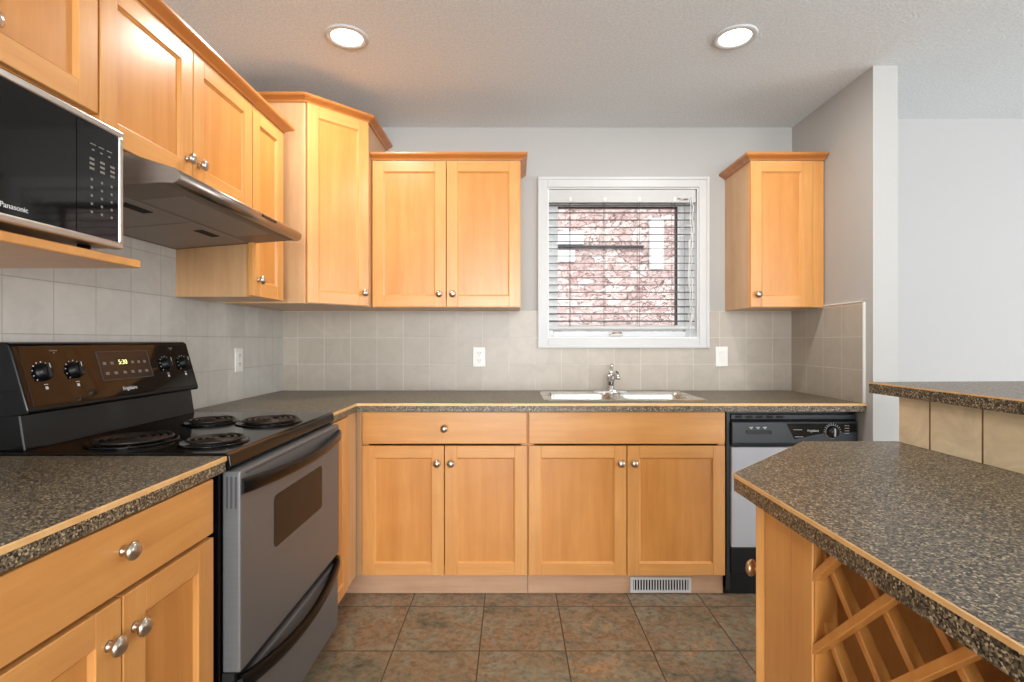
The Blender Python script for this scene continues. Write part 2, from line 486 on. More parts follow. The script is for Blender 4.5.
# half wall of the breakfast bar
PX, PYE = 1.108, 1.478
struct(MB().box(PX, PX+0.115, -0.35, PYE, 0, 1.046).build('wall_peninsula', 'wall_pale'), 'half wall carrying the breakfast bar')

# tile backsplashes
struct(MB().box(XL+0.008, WX0-0.058, YB-0.008, YB, 0.914, 1.376).box(WX0-0.058, WX1+0.058, YB-0.008, YB, 0.914, WZ0-0.06)
       .box(WX1+0.058, XR, YB-0.008, YB, 0.914, 1.376).build('trim_1', 'tile_back'), 'beige square tile backsplash under the window')
struct(MB().box(XL, XL+0.008, 0.2, YB, 0.9, 1.60).build('trim_2', 'tile_left_lit'), 'beige square tile backsplash behind the stove, lightened in colour as if brightly lit')
struct(MB().box(XR-0.008, XR, YR+0.055, YB-0.008, 0.914, 1.381).build('trim_3', 'tile_right'), 'beige tile backsplash on the short return wall')
struct(MB().box(PX-0.008, PX, -0.35, PYE, 0.914, 1.046).build('trim_4', 'tile_bar'), 'cream square tile strip under the bar top')
# edge strips of tile, and baseboard of dining wall
struct(MB().box(XR-0.010, XR, YR+0.049, YR+0.056, 0.914, 1.386).box(XR-0.010, XR, YR+0.049, YB-0.3, 1.381, 1.387).build('trim_5', 'white_plastic'), 'pale edging strip of the tile')
struct(MB().box(XR+0.112, XE, YF-0.012, YF, 0, 0.09).build('baseboard_dining', 'white'))

# kitchen window
win = bpy.data.objects.new('window_1', None); COL.objects.link(win); win.location = (0.645, YB, 1.2)
struct(win, 'white framed kitchen window over the sink')
def wpart(mb, name, key):
    o = mb.build(name, key, win); o.location = (-0.645, -YB, -1.2); return o
c = MB(); cw, cd = 0.058, 0.016
def ring(mb, x0, x1, z0, z1, w, y0, y1, bev=0.0, wl=None, wt=None, wb_=None):
    wl = wl or w; wt = wt or w; wb_ = wb_ or w
    mb.box(x0, x0+wl, y0, y1, z0, z1, bev); mb.box(x1-w, x1, y0, y1, z0, z1, bev)
    mb.box(x0+wl, x1-w, y0, y1, z1-wt, z1, bev); mb.box(x0+wl, x1-w, y0, y1, z0, z0+wb_, bev)
ring(c, WX0-cw, WX1+cw, WZ0-cw, WZ1+cw, cw, YB-cd, YB, 0.003)
ring(c, WX0-cw, WX1+cw, WZ0-cw, WZ1+cw, 0.016, YB-cd-0.006, YB-cd, 0.002)
wpart(c, 'casing', 'white')
j = MB(); ring(j, WX0, WX1, WZ0, WZ1, 0.006, YB-0.002, YB+0.15)
wpart(j, 'jamb', 'vinyl')
f_ = MB(); ring(f_, WX0+0.006, WX1-0.006, WZ0+0.006, WZ1-0.006, 0.034, YB+0.105, YB+0.16, 0.003)
wpart(f_, 'frame', 'vinyl')
f_ = MB(); ring(f_, WX0+0.036, WX1-0.036, WZ0+0.044, WZ1-0.036, 0.034, YB+0.125, YB+0.165, 0.004)
wpart(f_, 'sash', 'vinyl')
f_ = MB(); ring(f_, WX0+0.066, WX1-0.068, WZ0+0.074, WZ1-0.068, 0.006, YB+0.166, YB+0.205)
wpart(f_, 'gasket', 'black_matt')
wpart(MB().box(WX0+0.06, WX1-0.06, YB+0.168, YB+0.172, WZ0+0.07, WZ1-0.06), 'pane', 'glass')
f_ = MB().box(0.585, 0.665, YB+0.092, YB+0.106, WZ0+0.012, WZ0+0.024, 0.004)
f_.tube([(0.600, YB+0.09, WZ0+0.026), (0.63, YB+0.086, WZ0+0.038), (0.655, YB+0.086, WZ0+0.030)], 0.005, 8)
wpart(f_, 'crank_handle', 'nickel')

# neighbour's stone-faced house outside
nb = thing('stone_house', 'neighbouring house wall of pinkish ledge stone outside the window', 'house', (1.2, 6.2, 0))
nb['kind'] = 'thing'
MB().box(-4, 4, 0, 0.3, -1.5, 3.3).build('wall', 'stone', nb)
e = MB(); e.box(0.43, 0.60, -0.05, 0.0, 2.05, 2.66, 0.006); e.build('window_frame', 'white', nb)
MB().box(0.45, 0.58, -0.054, -0.03, 2.07, 2.64).build('pane', 'white_plastic', nb)
MB().box(-0.95, 0.36, -0.06, 0.0, 2.306, 2.330, 0.004).build('ledge', 'slate_panel', nb)
MB().box(-0.95, -0.45, -0.04, 0.0, 2.14, 2.28, 0.004).box(-0.95, -0.35, -0.04, 0, 2.345, 2.50, 0.004).build('board', 'white', nb)
MB().prism([(-0.3, 3.3), (0.3, 3.3), (0.0, 3.6)], -4, 4, 'x').build('roof', 'grey_box', nb)
struct(MB().box(-6, 8, YB+0.2, 9, -1.6, -1.5).build('ground_outside', 'grey_box'))

# ------------------------------------------------------------------ cabinet kit (local: x along the width, front towards -y, back at y = 0)
KNOB = [(0.0, 0), (0.010, 0), (0.0085, 0.003), (0.0065, 0.008), (0.0075, 0.012), (0.0150, 0.0145), (0.0178, 0.0185), (0.0172, 0.0225), (0.0125, 0.027), (0.006, 0.0292), (0.0, 0.0298)]
def knob(x, y, z, parent, key='nickel', k=1.0, ax=(0, -1, 0)):
    m = MB(); m.lathe([(r*k, h*k) for r, h in KNOB], (x, y, z), ax, 20)
    return m.build('knob', key, parent)
def shaker(x0, x1, z0, z1, yf, parent, kx=None, kz=None, sw=0.057, kkey='nickel', name='door', th=0.02):
    """five-piece door; yf = y of its back face, front at yf - th"""
    m = MB(); y0, y1 = yf-th, yf
    m.mat('wood_v').box(x0, x0+sw, y0, y1, z0, z1, 0.0016, 1).box(x1-sw, x1, y0, y1, z0, z1, 0.0016, 1)
    m.mat('wood_h').box(x0+sw, x1-sw, y0, y1, z1-sw, z1, 0.0016, 1).box(x0+sw, x1-sw, y0, y1, z0, z0+sw, 0.0016, 1)
    # inner bead sloping down to the panel
    m.mat('wood_v')
    b = 0.007
    t = [(x0+sw, z0+sw), (x1-sw, z0+sw), (x1-sw, z1-sw), (x0+sw, z1-sw)]
    q = [(x0+sw+b, z0+sw+b), (x1-sw-b, z0+sw+b), (x1-sw-b, z1-sw-b), (x0+sw+b, z1-sw-b)]
    m.loft([[(a, y0+0.003, c_) for a, c_ in t], [(a, y0+0.0095, c_) for a, c_ in q]], smooth=False)
    d = m.build(name, None, parent)
    MB().box(x0+sw-0.004, x1-sw+0.004, y0+0.0095, y1-0.002, z0+sw-0.004, z1-sw+0.004).build('panel', 'panel', d)
    if kx is not None: knob(kx, y0, kz, d, kkey)
    return d
def slab(x0, x1, z0, z1, yf, parent, kx=None, kz=None, name='drawer'):
    d = MB().box(x0, x1, yf-0.02, yf, z0, z1, 0.003, 2).build(name, 'wood_h', parent)
    if kx is not None: knob(kx, yf-0.02, kz, d)
    return d
CROWN = [(0, 0), (0.006, 0), (0.010, 0.007), (0.022, 0.014), (0.032, 0.019), (0.036, 0.024), (0.036, 0.032), (0, 0.032)]
def carcass(w, d, z0, z1, parent, lid=True):
    m = MB(); t = 0.016
    m.mat('side').box(0, t, -d+0.018, -0.002, z0, z1).box(w-t, w, -d+0.018, -0.002, z0, z1)
    m.box(t, w-t, -d+0.018, -0.002, z0, z0+t)
    if lid: m.box(t, w-t, -d+0.018, -0.002, z1-t, z1)
    m.box(t, w-t, -0.012, -0.002, z0+t, z1-t)
    # face frame
    m.mat('wood_v').box(0.0, 0.03, -d-0.001, -d+0.018, z0, z1).box(w-0.03, w, -d-0.001, -d+0.018, z0, z1)
    m.mat('wood_h').box(0.03, w-0.03, -d-0.001, -d+0.018, z0, z0+0.035).box(0.03, w-0.03, -d-0.001, -d+0.018, z1-0.035, z1)
    return m
def base_body(w, d, parent, toe=True, z1=0.876, z0=0.10, lid=True, toe_x0=0.0):
    carcass(w, d, z0, z1, parent, lid).build('carcass', None, parent)
    if toe: MB().box(toe_x0, w, -d+0.016, -d+0.032, 0.0, z0).build('toe_kick', 'toe', parent)

UZ0, UZ1, UZL = 1.375, 2.137, 2.122
HALF = PI/2
# ---- base cabinets on the back wall, front of doors at Y = 2.44
BD = YB-2.46-0.0
b1 = thing('base_cabinet', 'maple base cabinet with one wide drawer above two doors', 'cabinet', (-0.706, YB, 0))
base_body(0.780, BD, b1, toe_x0=-0.13)
slab(0.002, 0.775, 0.717, 0.867, -BD, b1, 0.389, 0.79)
shaker(0.002, 0.3865, 0.099, 0.708, -BD, b1, 0.355, 0.627)
shaker(0.3905, 0.775, 0.099, 0.708, -BD, b1, 0.420, 0.627)
b2 = thing('sink_cabinet', 'maple sink cabinet with knobless false drawer front, under the double sink', 'cabinet', (0.076, YB, 0))
base_body(0.928, BD, b2, lid=False)
slab(0.003, 0.924, 0.717, 0.867, -BD, b2, name='false_front')
shaker(0.003, 0.4615, 0.099, 0.708, -BD, b2, 0.434, 0.627)
shaker(0.4655, 0.924, 0.099, 0.708, -BD, b2, 0.496, 0.627)
# ---- narrow base unit between stove and corner
b3 = thing('corner_base_cabinet', 'narrow maple base cabinet squeezed between stove and inside corner', 'cabinet', (XL, 2.0535, 0), HALF)
LD = 0.595                                   # face-frame depth of left run; doors reach X = -0.72
m = MB()
m.mat('side').box(0, 0.016, -LD, -0.002, 0.10, 0.876).box(0.345, 0.361, -LD, -0.002, 0.1, 0.876).box(0.016, 0.345, -LD+0.001, -0.002, 0.10, 0.116)
m.mat('side').box(0.235, 0.372, -LD-0.012, -LD+0.018, 0.105, 0.876)
m.mat('wood_v').box(0, 0.03, -LD-0.001, -LD+0.018, 0.105, 0.876).box(0.2, 0.24, -LD-0.001, -LD+0.018, 0.105, 0.876)
m.build('carcass', None, b3)
shaker(0.004, 0.232, 0.108, 0.868, -LD, b3, sw=0.05)
MB().box(0, 0.42, -LD+0.085, -LD+0.10, 0, 0.1).build('toe_kick', 'toe', b3)
# corner filler of the back run
MB().box(0.0, 0.030, -BD-0.008, -BD+0.018, 0.1, 0.876).build('filler', 'side', b1).location = (-0.032, 0, 0)

# ---- base cabinet near the camera on the left wall
b4 = thing('base_cabinet', 'maple base cabinet with drawer under the short counter beside the stove', 'cabinet', (XL, 0.66, 0), HALF)
base_body(0.598, LD, b4)
slab(0.003, 0.595, 0.737, 0.868, -LD, b4, 0.302, 0.812)
shaker(0.003, 0.299, 0.10, 0.727, -LD, b4, 0.268, 0.655, 0.06)
shaker(0.303, 0.595, 0.10, 0.727, -LD, b4, 0.332, 0.655, 0.06)

# ---- wall cabinets on the left wall
UD = 0.305
def upper(label, y0, w, z0, doors, group=None, rz=HALF, loc=None, d=UD, crown=None, name='wall_cabinet', z1=UZL):
    u = thing(name, label, 'cabinet', loc or (XL, y0, 0), rz, group)
    carcass(w, d, z0, z1, u).build('carcass', None, u)
    for x0, x1, kx in doors: shaker(x0, x1, z0+0.002, z1-0.002, -d, u, kx, z0+0.068)
    if crown: MB().sweep(crown, CROWN, z1-0.001).build('crown_moulding', 'crown', u)
    return u
dd = UD+0.02
upper('maple wall cabinet with double doors above the microwave', 0.660, 0.612, 1.752, [(0.003, 0.304, 0.272), (0.308, 0.609, 0.336)], crown=[(-0.0, -dd+0.002), (0.612, -dd+0.002)])
upper('maple wall cabinet with double doors above the range hood', 1.273, 0.752, 1.698, [(0.003, 0.373, 0.343), (0.377, 0.749, 0.405)], crown=[(0, -dd+0.002), (0.752, -dd+0.002)])
upper('narrow single door maple wall cabinet between range hood and corner cabinet', 2.053, 0.248, UZ0, [(-0.024, 0.245, 0.016)], crown=[(-0.027, -dd+0.002), (0.246, -dd+0.002), (0.246, -0.002)])
# dark skirt side of the narrow cabinet reads as its own side panel; corner cabinet:
cc = thing('corner_wall_cabinet', 'tall diagonal maple corner wall cabinet with a single door', 'cabinet', (XL, YB, 0))
A = (0.372, -0.615); B = (0.605, -0.382)      # ends of the diagonal in local plan
CZ1 = 2.306
plan = [(0.002, -0.002), (0.002, A[1]), A, B, (B[0], -0.002)]
MB().prism(plan, UZ0, CZ1, 'z').build('carcass', 'side', cc)
dl = math.hypot(B[0]-A[0], B[1]-A[1])
dr = thing('door', '', '', (A[0], A[1], 0), math.atan2(B[1]-A[1], B[0]-A[0]))
bpy.data.objects.remove(dr)
def shaker_at(parent, org, ang, x0, x1, z0, z1, kx, kz, sw=0.057, kkey='nickel'):
    d = shaker(x0, x1, z0, z1, 0.0, parent, kx, kz, sw, kkey)
    d.location = (org[0], org[1], 0); d.rotation_euler = (0, 0, ang)
    return d
shaker_at(cc, A, PI/4, 0.008, dl-0.008, UZ0+0.002, CZ1-0.006, dl-0.035, UZ0+0.065, 0.055)
MB().sweep([(0.002, A[1]), (A[0]+0.004, A[1]), (B[0], B[1]-0.004), (B[0], -0.002)], [(o+0.001, h) for o, h in CROWN], CZ1-0.002).build('crown_moulding', 'crown', cc)
# back wall uppers
ub = upper('double door maple wall cabinet mounted on the wall beside the window', 0, 0.772, UZ0, [(0.003, 0.384, 0.350), (0.388, 0.769, 0.420)], rz=0, loc=(-0.727, YB, 0), z1=UZ1,
           crown=[(0.0, -dd+0.002), (0.772, -dd+0.002), (0.772, -0.002)])
ur = thing('wall_cabinet', 'small single door maple wall cabinet in the corner above the dishwasher', 'cabinet', (1.236, YB, 0))
carcass(0.384, UD, UZ0, UZ1, ur).build('carcass', None, ur)
shaker(0.002, 0.322, UZ0+0.002, UZ1-0.002, -UD, ur, 0.036, UZ0+0.066)
MB().box(0.325, 0.384, -UD-0.012, -UD+0.01, UZ0, UZ1).build('filler', 'wood_v', ur)
MB().sweep([(0.0, -0.002), (0.0, -dd+0.002), (0.384, -dd+0.002)], CROWN, UZ1-0.001).build('crown_moulding', 'crown', ur)

# ------------------------------------------------------------------ worktops
ZT, TH = 0.914, 0.038
YFR = 2.385                                   # front edge of the back worktop
XFR = -0.712                                  # front edge of the left worktops
SX0, SX1, SY0, SY1 = 0.155, 0.945, 2.485, 2.935
ct = thing('worktop', 'long dark speckled laminate worktop holding the sink, turning the corner', 'countertop', (0, 0, ZT-TH))
outer = [(XL+0.001, YB-0.009), (XL+0.001, 2.0535), (XFR, 2.0535), (XFR, YFR), (XR-0.001, YFR), (XR-0.001, YB-0.009)]
hole = rrect(SX0+0.02, SX1-0.02, SY0+0.02, SY1-0.02, 0.03)
top = MB(); top.fill([outer, hole], TH); top.fill([outer, hole], 0.0, True)
top.loft([[(x, y, 0) for x, y in outer+outer[:0]], [(x, y, TH) for x, y in outer]], smooth=False)
top.loft([[(x, y, 0) for x, y in hole], [(x, y, TH) for x, y in hole]], smooth=False)
top.build('slab', 'laminate', ct)
STRIP = [(0.0002, 0), (0.003, 0), (0.003, 0.0095), (0.0015, 0.0112), (0.0002, 0.0112)]
MB().sweep([(XFR, 2.0535), (XFR, YFR), (XR-0.001, YFR)], STRIP, TH-0.0115, 1).build('edge_strip', 'edge_strip', ct)
cn = thing('worktop', 'short dark speckled laminate worktop beside the stove with pale wood edge', 'countertop', (0, 0, ZT-TH))
MB().box(XL+0.001, XFR, 0.64, 1.2935, 0, TH).build('slab', 'laminate', cn)
MB().sweep([(XFR, 0.64), (XFR, 1.2935)], STRIP, TH-0.0115, 1).build('edge_strip', 'edge_strip', cn)

# ------------------------------------------------------------------ peninsula
pc = thing('peninsula_cabinet', 'maple peninsula cabinet with wine rack and angled end door', 'cabinet', (0, 0, 0))
FX = 0.515                                    # face plane of the peninsula
D0 = (FX, 1.088); D1 = (0.858, 1.431)         # the angled end
WY0, WY1 = 0.28, 0.897                        # wine rack opening
m = MB()
DS = 0.030
C0 = (FX, D0[1]-DS); C1 = (D1[0], D1[1]-DS)   # cabinet body behind the angled door
m.mat('wood_v').prism([C0, C1, (1.098, C1[1]), (1.098, 0.90), (FX+0.012, 0.90), (FX+0.012, 0.95), (FX, 0.962)], 0.10, 0.875)
m.mat('wood_v').box(FX-0.001, FX+0.0125, WY1-0.006, 0.958, 0.10, 0.875, 0.0025, 2)     # stile of the rack frame
m.box(FX-0.006, FX+0.016, WY0-0.06, WY0, 0.10, 0.875, 0.001, 1)
m.mat('wood_h').box(FX, 1.098, WY0-0.3, 0.90, 0.10, 0.125).box(FX+0.36, FX+0.372, WY0, 0.90, 0.125, 0.875)
m.box(FX, 1.098, WY0-0.02, WY0, 0.125, 0.875).box(FX, 1.098, -0.3, WY0-0.28, 0.1, 0.875)
m.box(FX-0.004, FX+0.016, WY0, WY1, 0.10, 0.135)
m.build('carcass', None, pc)
MB().box(FX+0.05, 1.098, -0.28, 1.05, 0.0, 0.10).build('toe_kick', 'toe', pc)
dlen = math.hypot(D1[0]-D0[0], D1[1]-D0[1])
shaker_at(pc, C1, PI+PI/4, 0.01, dlen-0.004, 0.11, 0.866, dlen-0.034, 0.716, 0.05, 'brass')
shaker_at(pc, (FX, WY0-0.065), -HALF, 0.0, 0.46, 0.11, 0.866, 0.43, 0.70)
rack = MB()
def strip(fam, c0, xa, xb, y0, y1, z0, z1, parent, wd=0.0125):
    # fam +1: z + y = c (rising towards the camera), -1: z - y = c
    if fam > 0:
        ya = max(y0, c0-z1); yb = min(y1, c0-z0); pa, pb = (ya, c0-ya), (yb, c0-yb)
    else:
        ya = max(y0, z0-c0); yb = min(y1, z1-c0); pa, pb = (ya, c0+ya), (yb, c0+yb)
    if yb-ya < 0.02: return
    d = Vector((pb[0]-pa[0], pb[1]-pa[1])).normalized(); nn = Vector((-d.y, d.x))*wd/2
    pts = [(pa[0]-nn.x, pa[1]-nn.y), (pb[0]-nn.x, pb[1]-nn.y), (pb[0]+nn.x, pb[1]+nn.y), (pa[0]+nn.x, pa[1]+nn.y)]
    MB().prism(pts, xa, xb, 'x', 0.0012, 1).build('lattice_strip', 'lattice', parent)
rk = MB().prism([(WY0, 0.136), (WY1-0.007, 0.136), (WY1-0.007, 0.874), (WY1-0.010, 0.874), (WY1-0.010, 0.142), (WY0+0.01, 0.142), (WY0+0.01, 0.874), (WY0, 0.874)], FX+0.002, FX+0.040, 'x').build('wine_rack', 'lattice', pc)
for k in range(-6, 9):
    strip(1, 1.562+0.125*(k-4), FX+0.000, FX+0.017, WY0, WY1, 0.135, 0.872, rk)
    strip(-1, -0.176+0.122*(k-2), FX+0.017, FX+0.036, WY0, WY1, 0.135, 0.872, rk)
for k in range(-6, 9):
    strip(1, 1.562+0.125*(k-4), FX+0.27, FX+0.292, WY0, WY1, 0.135, 0.872, rk)
    strip(-1, -0.176+0.122*(k-2), FX+0.292, FX+0.314, WY0, WY1, 0.135, 0.872, rk)

pt = thing('peninsula_worktop', 'dark speckled laminate worktop with a clipped corner, on the wine rack peninsula', 'countertop', (0, 0, ZT-TH))
PCOR = (0.481, 1.127); PC2 = (0.832, 1.484)
MB().prism([(0.481, -0.33), PCOR, PC2, (PX-0.0085, 1.484), (PX-0.0085, -0.33)], 0, TH).build('slab', 'laminate', pt)
MB().sweep([(0.481, -0.33), PCOR, PC2, (PX-0.0085, 1.484)], [(o*0.7, h*0.72) for o, h in STRIP], TH-0.0084, -1).build('edge_strip', 'edge_strip', pt)
bt = thing('bar_top', 'raised breakfast bar top in dark speckled laminate over cream tile', 'countertop', (0, 0, 1.046))
MB().prism([(1.062, -0.35), (1.062, 1.548), (1.56, 1.585), (1.56, -0.35)], 0, 0.032).build('slab', 'laminate', bt)
MB().sweep([(1.062, -0.35), (1.062, 1.548), (1.56, 1.585)], [(o*0.5, h*0.36) for o, h in STRIP], 0.032-0.0043, -1).build('edge_strip', 'edge_strip', bt)

# ------------------------------------------------------------------ stove (local: x along its width, front towards -y; wall at y = 0)
sv = thing('stove', 'stainless and black electric coil stove with rear control panel', 'stove', (XL+0.010, 1.298, 0), HALF)
SWD = 0.752; FR = 0.595                      # body width, body depth; door front at about 0.655
m = MB().box(0, SWD, -FR, -0.002, 0.075, 0.884, 0.003, 1)
m.box(0.03, SWD-0.03, -FR+0.06, -0.05, 0.0, 0.075)
m.build('body', 'black_matt', sv)
ct_ = MB().prism([(-0.002, 0.880), (-0.618, 0.880), (-0.624, 0.888), (-0.620, 0.915), (-0.611, 0.920), (-0.002, 0.920)], -0.001, SWD+0.001, 'x', 0.002, 2)
ct_.build('cooktop', 'black', sv)
def coil_burner(x, y, rad):
    z = 0.920
    n = 28
    pan = MB().lathe([(rad+0.013, z-0.0005), (rad+0.015, z+0.003), (rad+0.009, z+0.0045), (rad+0.004, z+0.001), (rad*0.3, z+0.0002), (0, z+0.0002)], (x, y, 0), (0, 0, 1), 40).build('burner', 'black', sv)
    turns = 4 if rad > 0.085 else 3
    pts = []
    N = turns*30
    for i in range(N+1):
        t = i/N; r = 0.022+(rad-0.022)*t; a = 2*PI*turns*t
        pts.append((x+r*math.cos(a), y+r*math.sin(a), z+0.010))
    MB().tube(pts, 0.0052, 8, sy=0.8).build('coil', 'coil', pan)
    s = MB()
    for k in range(3):
        a = PI/2+2*PI*k/3
        s.box(0, rad, -0.0015, 0.0015, z+0.001, z+0.0055, mx=Matrix.Translation((x, y, 0))@Matrix.Rotation(a, 4, 'Z'))
    s.lathe([(0, z+0.002), (0.016, z+0.002), (0.016, z+0.012), (0, z+0.0135)], (x, y, 0), (0, 0, 1), 16)
    s.build('support', 'coil', pan)
for bx, by, br_ in ((0.150, -0.270, 0.096), (0.142, -0.500, 0.074), (0.490, -0.290, 0.074), (0.496, -0.488, 0.092)):
    coil_burner(bx, by, br_)
# oven door
DF = 0.645
dr = MB().box(0.004, SWD-0.004, -DF, -FR-0.004, 0.368, 0.873, 0.005, 2)
dr = dr.build('oven_door', 'steel', sv)
MB().prism(rrect(0.188, 0.560, 0.607, 0.757, 0.016), -DF-0.0015, -DF+0.01, 'y').build('window', 'oven_glass', dr)
v_ = MB()
for k in range(3): v_.box(0.0030, 0.0045, -0.636+0.011*k, -0.631+0.011*k, 0.780, 0.860)
v_.box(0.03, SWD-0.03, -DF-0.0015, -DF+0.004, 0.861, 0.867)
v_.build('vent_slot', 'grey_box', dr)
def bow_handle(z, L0, L1, yface, parent, out, hh, droop, name='handle'):
    N = 28; loops = []
    for i in range(N+1):
        t = i/N; x = L0+(L1-L0)*t
        s_ = math.sin(PI*t)**0.6
        o = out*s_-0.004
        zz = z-droop*math.sin(PI*t)
        th = 0.014-0.004*s_; h2 = hh/2*(1.0+0.25*(1-s_))
        ring_ = []
        for k in range(14):
            a = 2*PI*k/14
            ca, sa = math.cos(a), math.sin(a)
            ring_.append((x, yface-o+th*math.copysign(abs(ca)**0.7, ca), zz+h2*math.copysign(abs(sa)**0.7, sa)))
        loops.append(ring_)
    m = MB(); m.loft(loops, cap=True)
    return m.build(name, 'handle', parent)
bow_handle(0.834, 0.006, SWD-0.008, -DF, dr, 0.036, 0.032, 0.010)
# storage drawer
sd = MB().box(0.004, SWD-0.004, -DF+0.004, -FR-0.004, 0.085, 0.338, 0.005, 2).build('storage_drawer', 'steel', sv)
MB().box(0.004, SWD-0.004, -DF+0.016, -FR-0.004, 0.338, 0.367).build('drawer_gap', 'dark_gap', sd)
bow_handle(0.338, 0.006, SWD-0.008, -DF+0.004, sd, 0.034, 0.036, 0.034)
# rear control panel
bgp = MB().prism([(-0.006, 0.919), (-0.088, 0.919), (-0.074, 1.012), (-0.006, 1.012)], 0.022, SWD-0.022, 'x', 0.003, 2)
bgp.prism([(-0.004, 1.006), (-0.099, 1.012), (-0.101, 1.022), (-0.053, 1.190), (-0.043, 1.197), (-0.004, 1.198)], 0.018, SWD-0.018, 'x', 0.010, 4)
bgp = bgp.build('backguard', 'black', sv)
nx = Vector((0, -0.168, -0.048)).normalized()        # outward normal of the sloping face (local y, z)
sl0 = Vector((0, -0.101, 1.022)); sl1 = Vector((0, -0.053, 1.190))
def facemat(x, t, up=0.0):
    """frame on the sloping face: X along width, Y up the slope, Z outward"""
    d = (sl1-sl0).normalized(); nrm = Vector((1, 0, 0)).cross(d)
    p = sl0+(sl1-sl0)*t+nrm*up
    return Matrix(((1, d.x, nrm.x, x), (0, d.y, nrm.y, p.y), (0, d.z, nrm.z, p.z), (0, 0, 0, 1)))
MB().box(0.036, SWD-0.036, -0.079, 0.083, -0.001, 0.0012, 0.0008, 1, mx=facemat(0, 0.5)).build('control_panel', 'black_glass', bgp)
def stove_knob(x, t):
    m = MB()
    mx = facemat(x, t, 0.001)
    ax = mx.to_3x3()@Vector((0, 0, 1))
    m.lathe([(0, 0), (0.024, 0), (0.0235, 0.006), (0.019, 0.009), (0.0175, 0.016), (0.015, 0.018), (0, 0.0185)], mx.translation, ax, 24)
    m.box(-0.0045, 0.0045, -0.020, 0.020, 0.014, 0.0245, 0.002, 1, mx=mx)
    k = m.build('control_knob', 'black_matt', bgp)
    q = MB()
    q.box(-0.001, 0.001, 0.006, 0.019, 0.0240, 0.0250, mx=mx)
    q.build('pointer', 'print', k)
    r = MB()
    for i in range(9):
        a = math.radians(-20+i*27.5)
        r.box(-0.0012, 0.0012, 0.027, 0.0305, 0.0006, 0.0012, mx=mx@Matrix.Rotation(a-PI/2+0.4, 4, 'Z'))
    r.box(-0.004, 0.004, -0.047, -0.039, 0.0006, 0.0011, mx=mx)
    r.box(-0.006, 0.006, -0.034, -0.0325, 0.0006, 0.0011, mx=mx)
    r.build('dial_marks', 'print', bgp)
for kx in (0.086, 0.187, 0.578, 0.676): stove_knob(kx, 0.56)
for kx in (0.137, 0.627):
    MB().box(kx-0.012, kx+0.012, -0.0015, 0.0015, 0.001, 0.0016, mx=facemat(0, 0.90)).box(kx-0.002, kx+0.002, -0.008, -0.004, 0.001, 0.0016, mx=facemat(0, 0.90)).build('panel_lettering', 'print_dim', bgp)
dp = MB().box(-0.108, 0.108, -0.044, 0.044, 0.001, 0.0026, 0.001, 1, mx=facemat(0.388, 0.60)).build('display', 'slate_dark', bgp)
fr = MB(); fm = facemat(0.388, 0.60)
fr.box(-0.110, 0.110, 0.044, 0.046, 0.001, 0.003, mx=fm).box(-0.110, 0.110, -0.046, -0.044, 0.001, 0.003, mx=fm).box(0.108, 0.110, -0.046, 0.046, 0.001, 0.003, mx=fm).box(-0.110, -0.108, -0.046, 0.046, 0.001, 0.003, mx=fm)
fr.build('bezel', 'grey_box', dp)
for xx in (-0.088, -0.058, 0.030, 0.058, 0.086):
    MB().box(xx-0.006, xx+0.006, 0.003, 0.012, 0.0024, 0.0034, 0.001, 1, mx=fm).build('button', 'print_dim', dp)
for xx in (-0.086, -0.052, -0.014, 0.020, 0.052, 0.084):
    MB().box(xx-0.007, xx+0.007, -0.029, -0.020, 0.0024, 0.0034, 0.001, 1, mx=fm).build('button', 'print_dim', dp)
MB().box(-0.036, 0.010, -0.004, 0.022, 0.0024, 0.003, mx=fm).build('clock_window', 'black_glass', dp)
text_mesh('clock_digits', '5:30', 0.022, 'led', dp, facemat(0.388-0.013, 0.60, 0.0034)@Matrix.Translation((0, 0.009, 0)))
text_mesh('lettering', 'Frigidaire', 0.0165, 'print', bgp, facemat(0.378, 0.16, 0.0014))

# ------------------------------------------------------------------ range hood
hd = thing('range_hood', 'stainless slim range hood with rounded front bar above the stove', 'range hood', (XL, 1.298, 0), HALF)
HW = 0.752
m = MB()
arc = [(-0.486+0.0195*math.cos(a_), 1.614+0.0195*math.sin(a_)) for a_ in [math.radians(-90-i*20) for i in range(9)]]
m.prism([(-0.002, 1.560), (-0.455, 1.5965)]+[(-0.482, 1.610), (-0.482, 1.628)]+[(-0.300, 1.694), (-0.002, 1.694)], 0.002, HW-0.002, 'x')
for x0 in (-0.001, HW-0.003): m.prism([(-0.002, 1.560), (-0.455, 1.5955)]+arc+[(-0.300, 1.694), (-0.002, 1.694)], x0, x0+0.004, 'x', 0.0012, 1)
m.build('canopy', 'hood_under', hd)
bar = [(-0.004, -0.484, 1.614), (HW+0.004, -0.484, 1.614)]
b = MB(); b.tube([(0.003, -0.486, 1.614), (HW-0.003, -0.486, 1.614)], 0.0194, 20)
b.build('front_bar', 'hood_bar', hd)
sw_ = MB().box(0.43, 0.53, -0.508, -0.503, 1.613, 1.622, 0.001, 1).build('switch_strip', 'slate_dark', hd)
def under(y): return 1.560+(-0.002-y)*(0.040/0.463)
u_ = MB()
def under_plate(mb, x0, x1, ya, yb, t=0.003, dz=0.0):
    mb.prism([(ya, under(ya)-t-dz), (yb, under(yb)-t-dz), (yb, under(yb)+0.001-dz), (ya, under(ya)+0.001-dz)], x0, x1, 'x', 0.0008, 1)
fl = MB(); under_plate(fl, 0.03, 0.372, -0.30, -0.03); fl.build('filter', 'filter', hd)
fl = MB(); under_plate(fl, 0.380, 0.722, -0.30, -0.03); fl.build('filter', 'filter', hd)
for x0 in (0.13, 0.48):
    g = MB(); under_plate(g, x0, x0+0.11, -0.275, -0.245, 0.0045); g.build('filter_pull', 'dark_gap', hd)
g = MB(); under_plate(g, 0.12, 0.62, -0.44, -0.32, 0.003); g.build('light_cover', 'filter', hd)

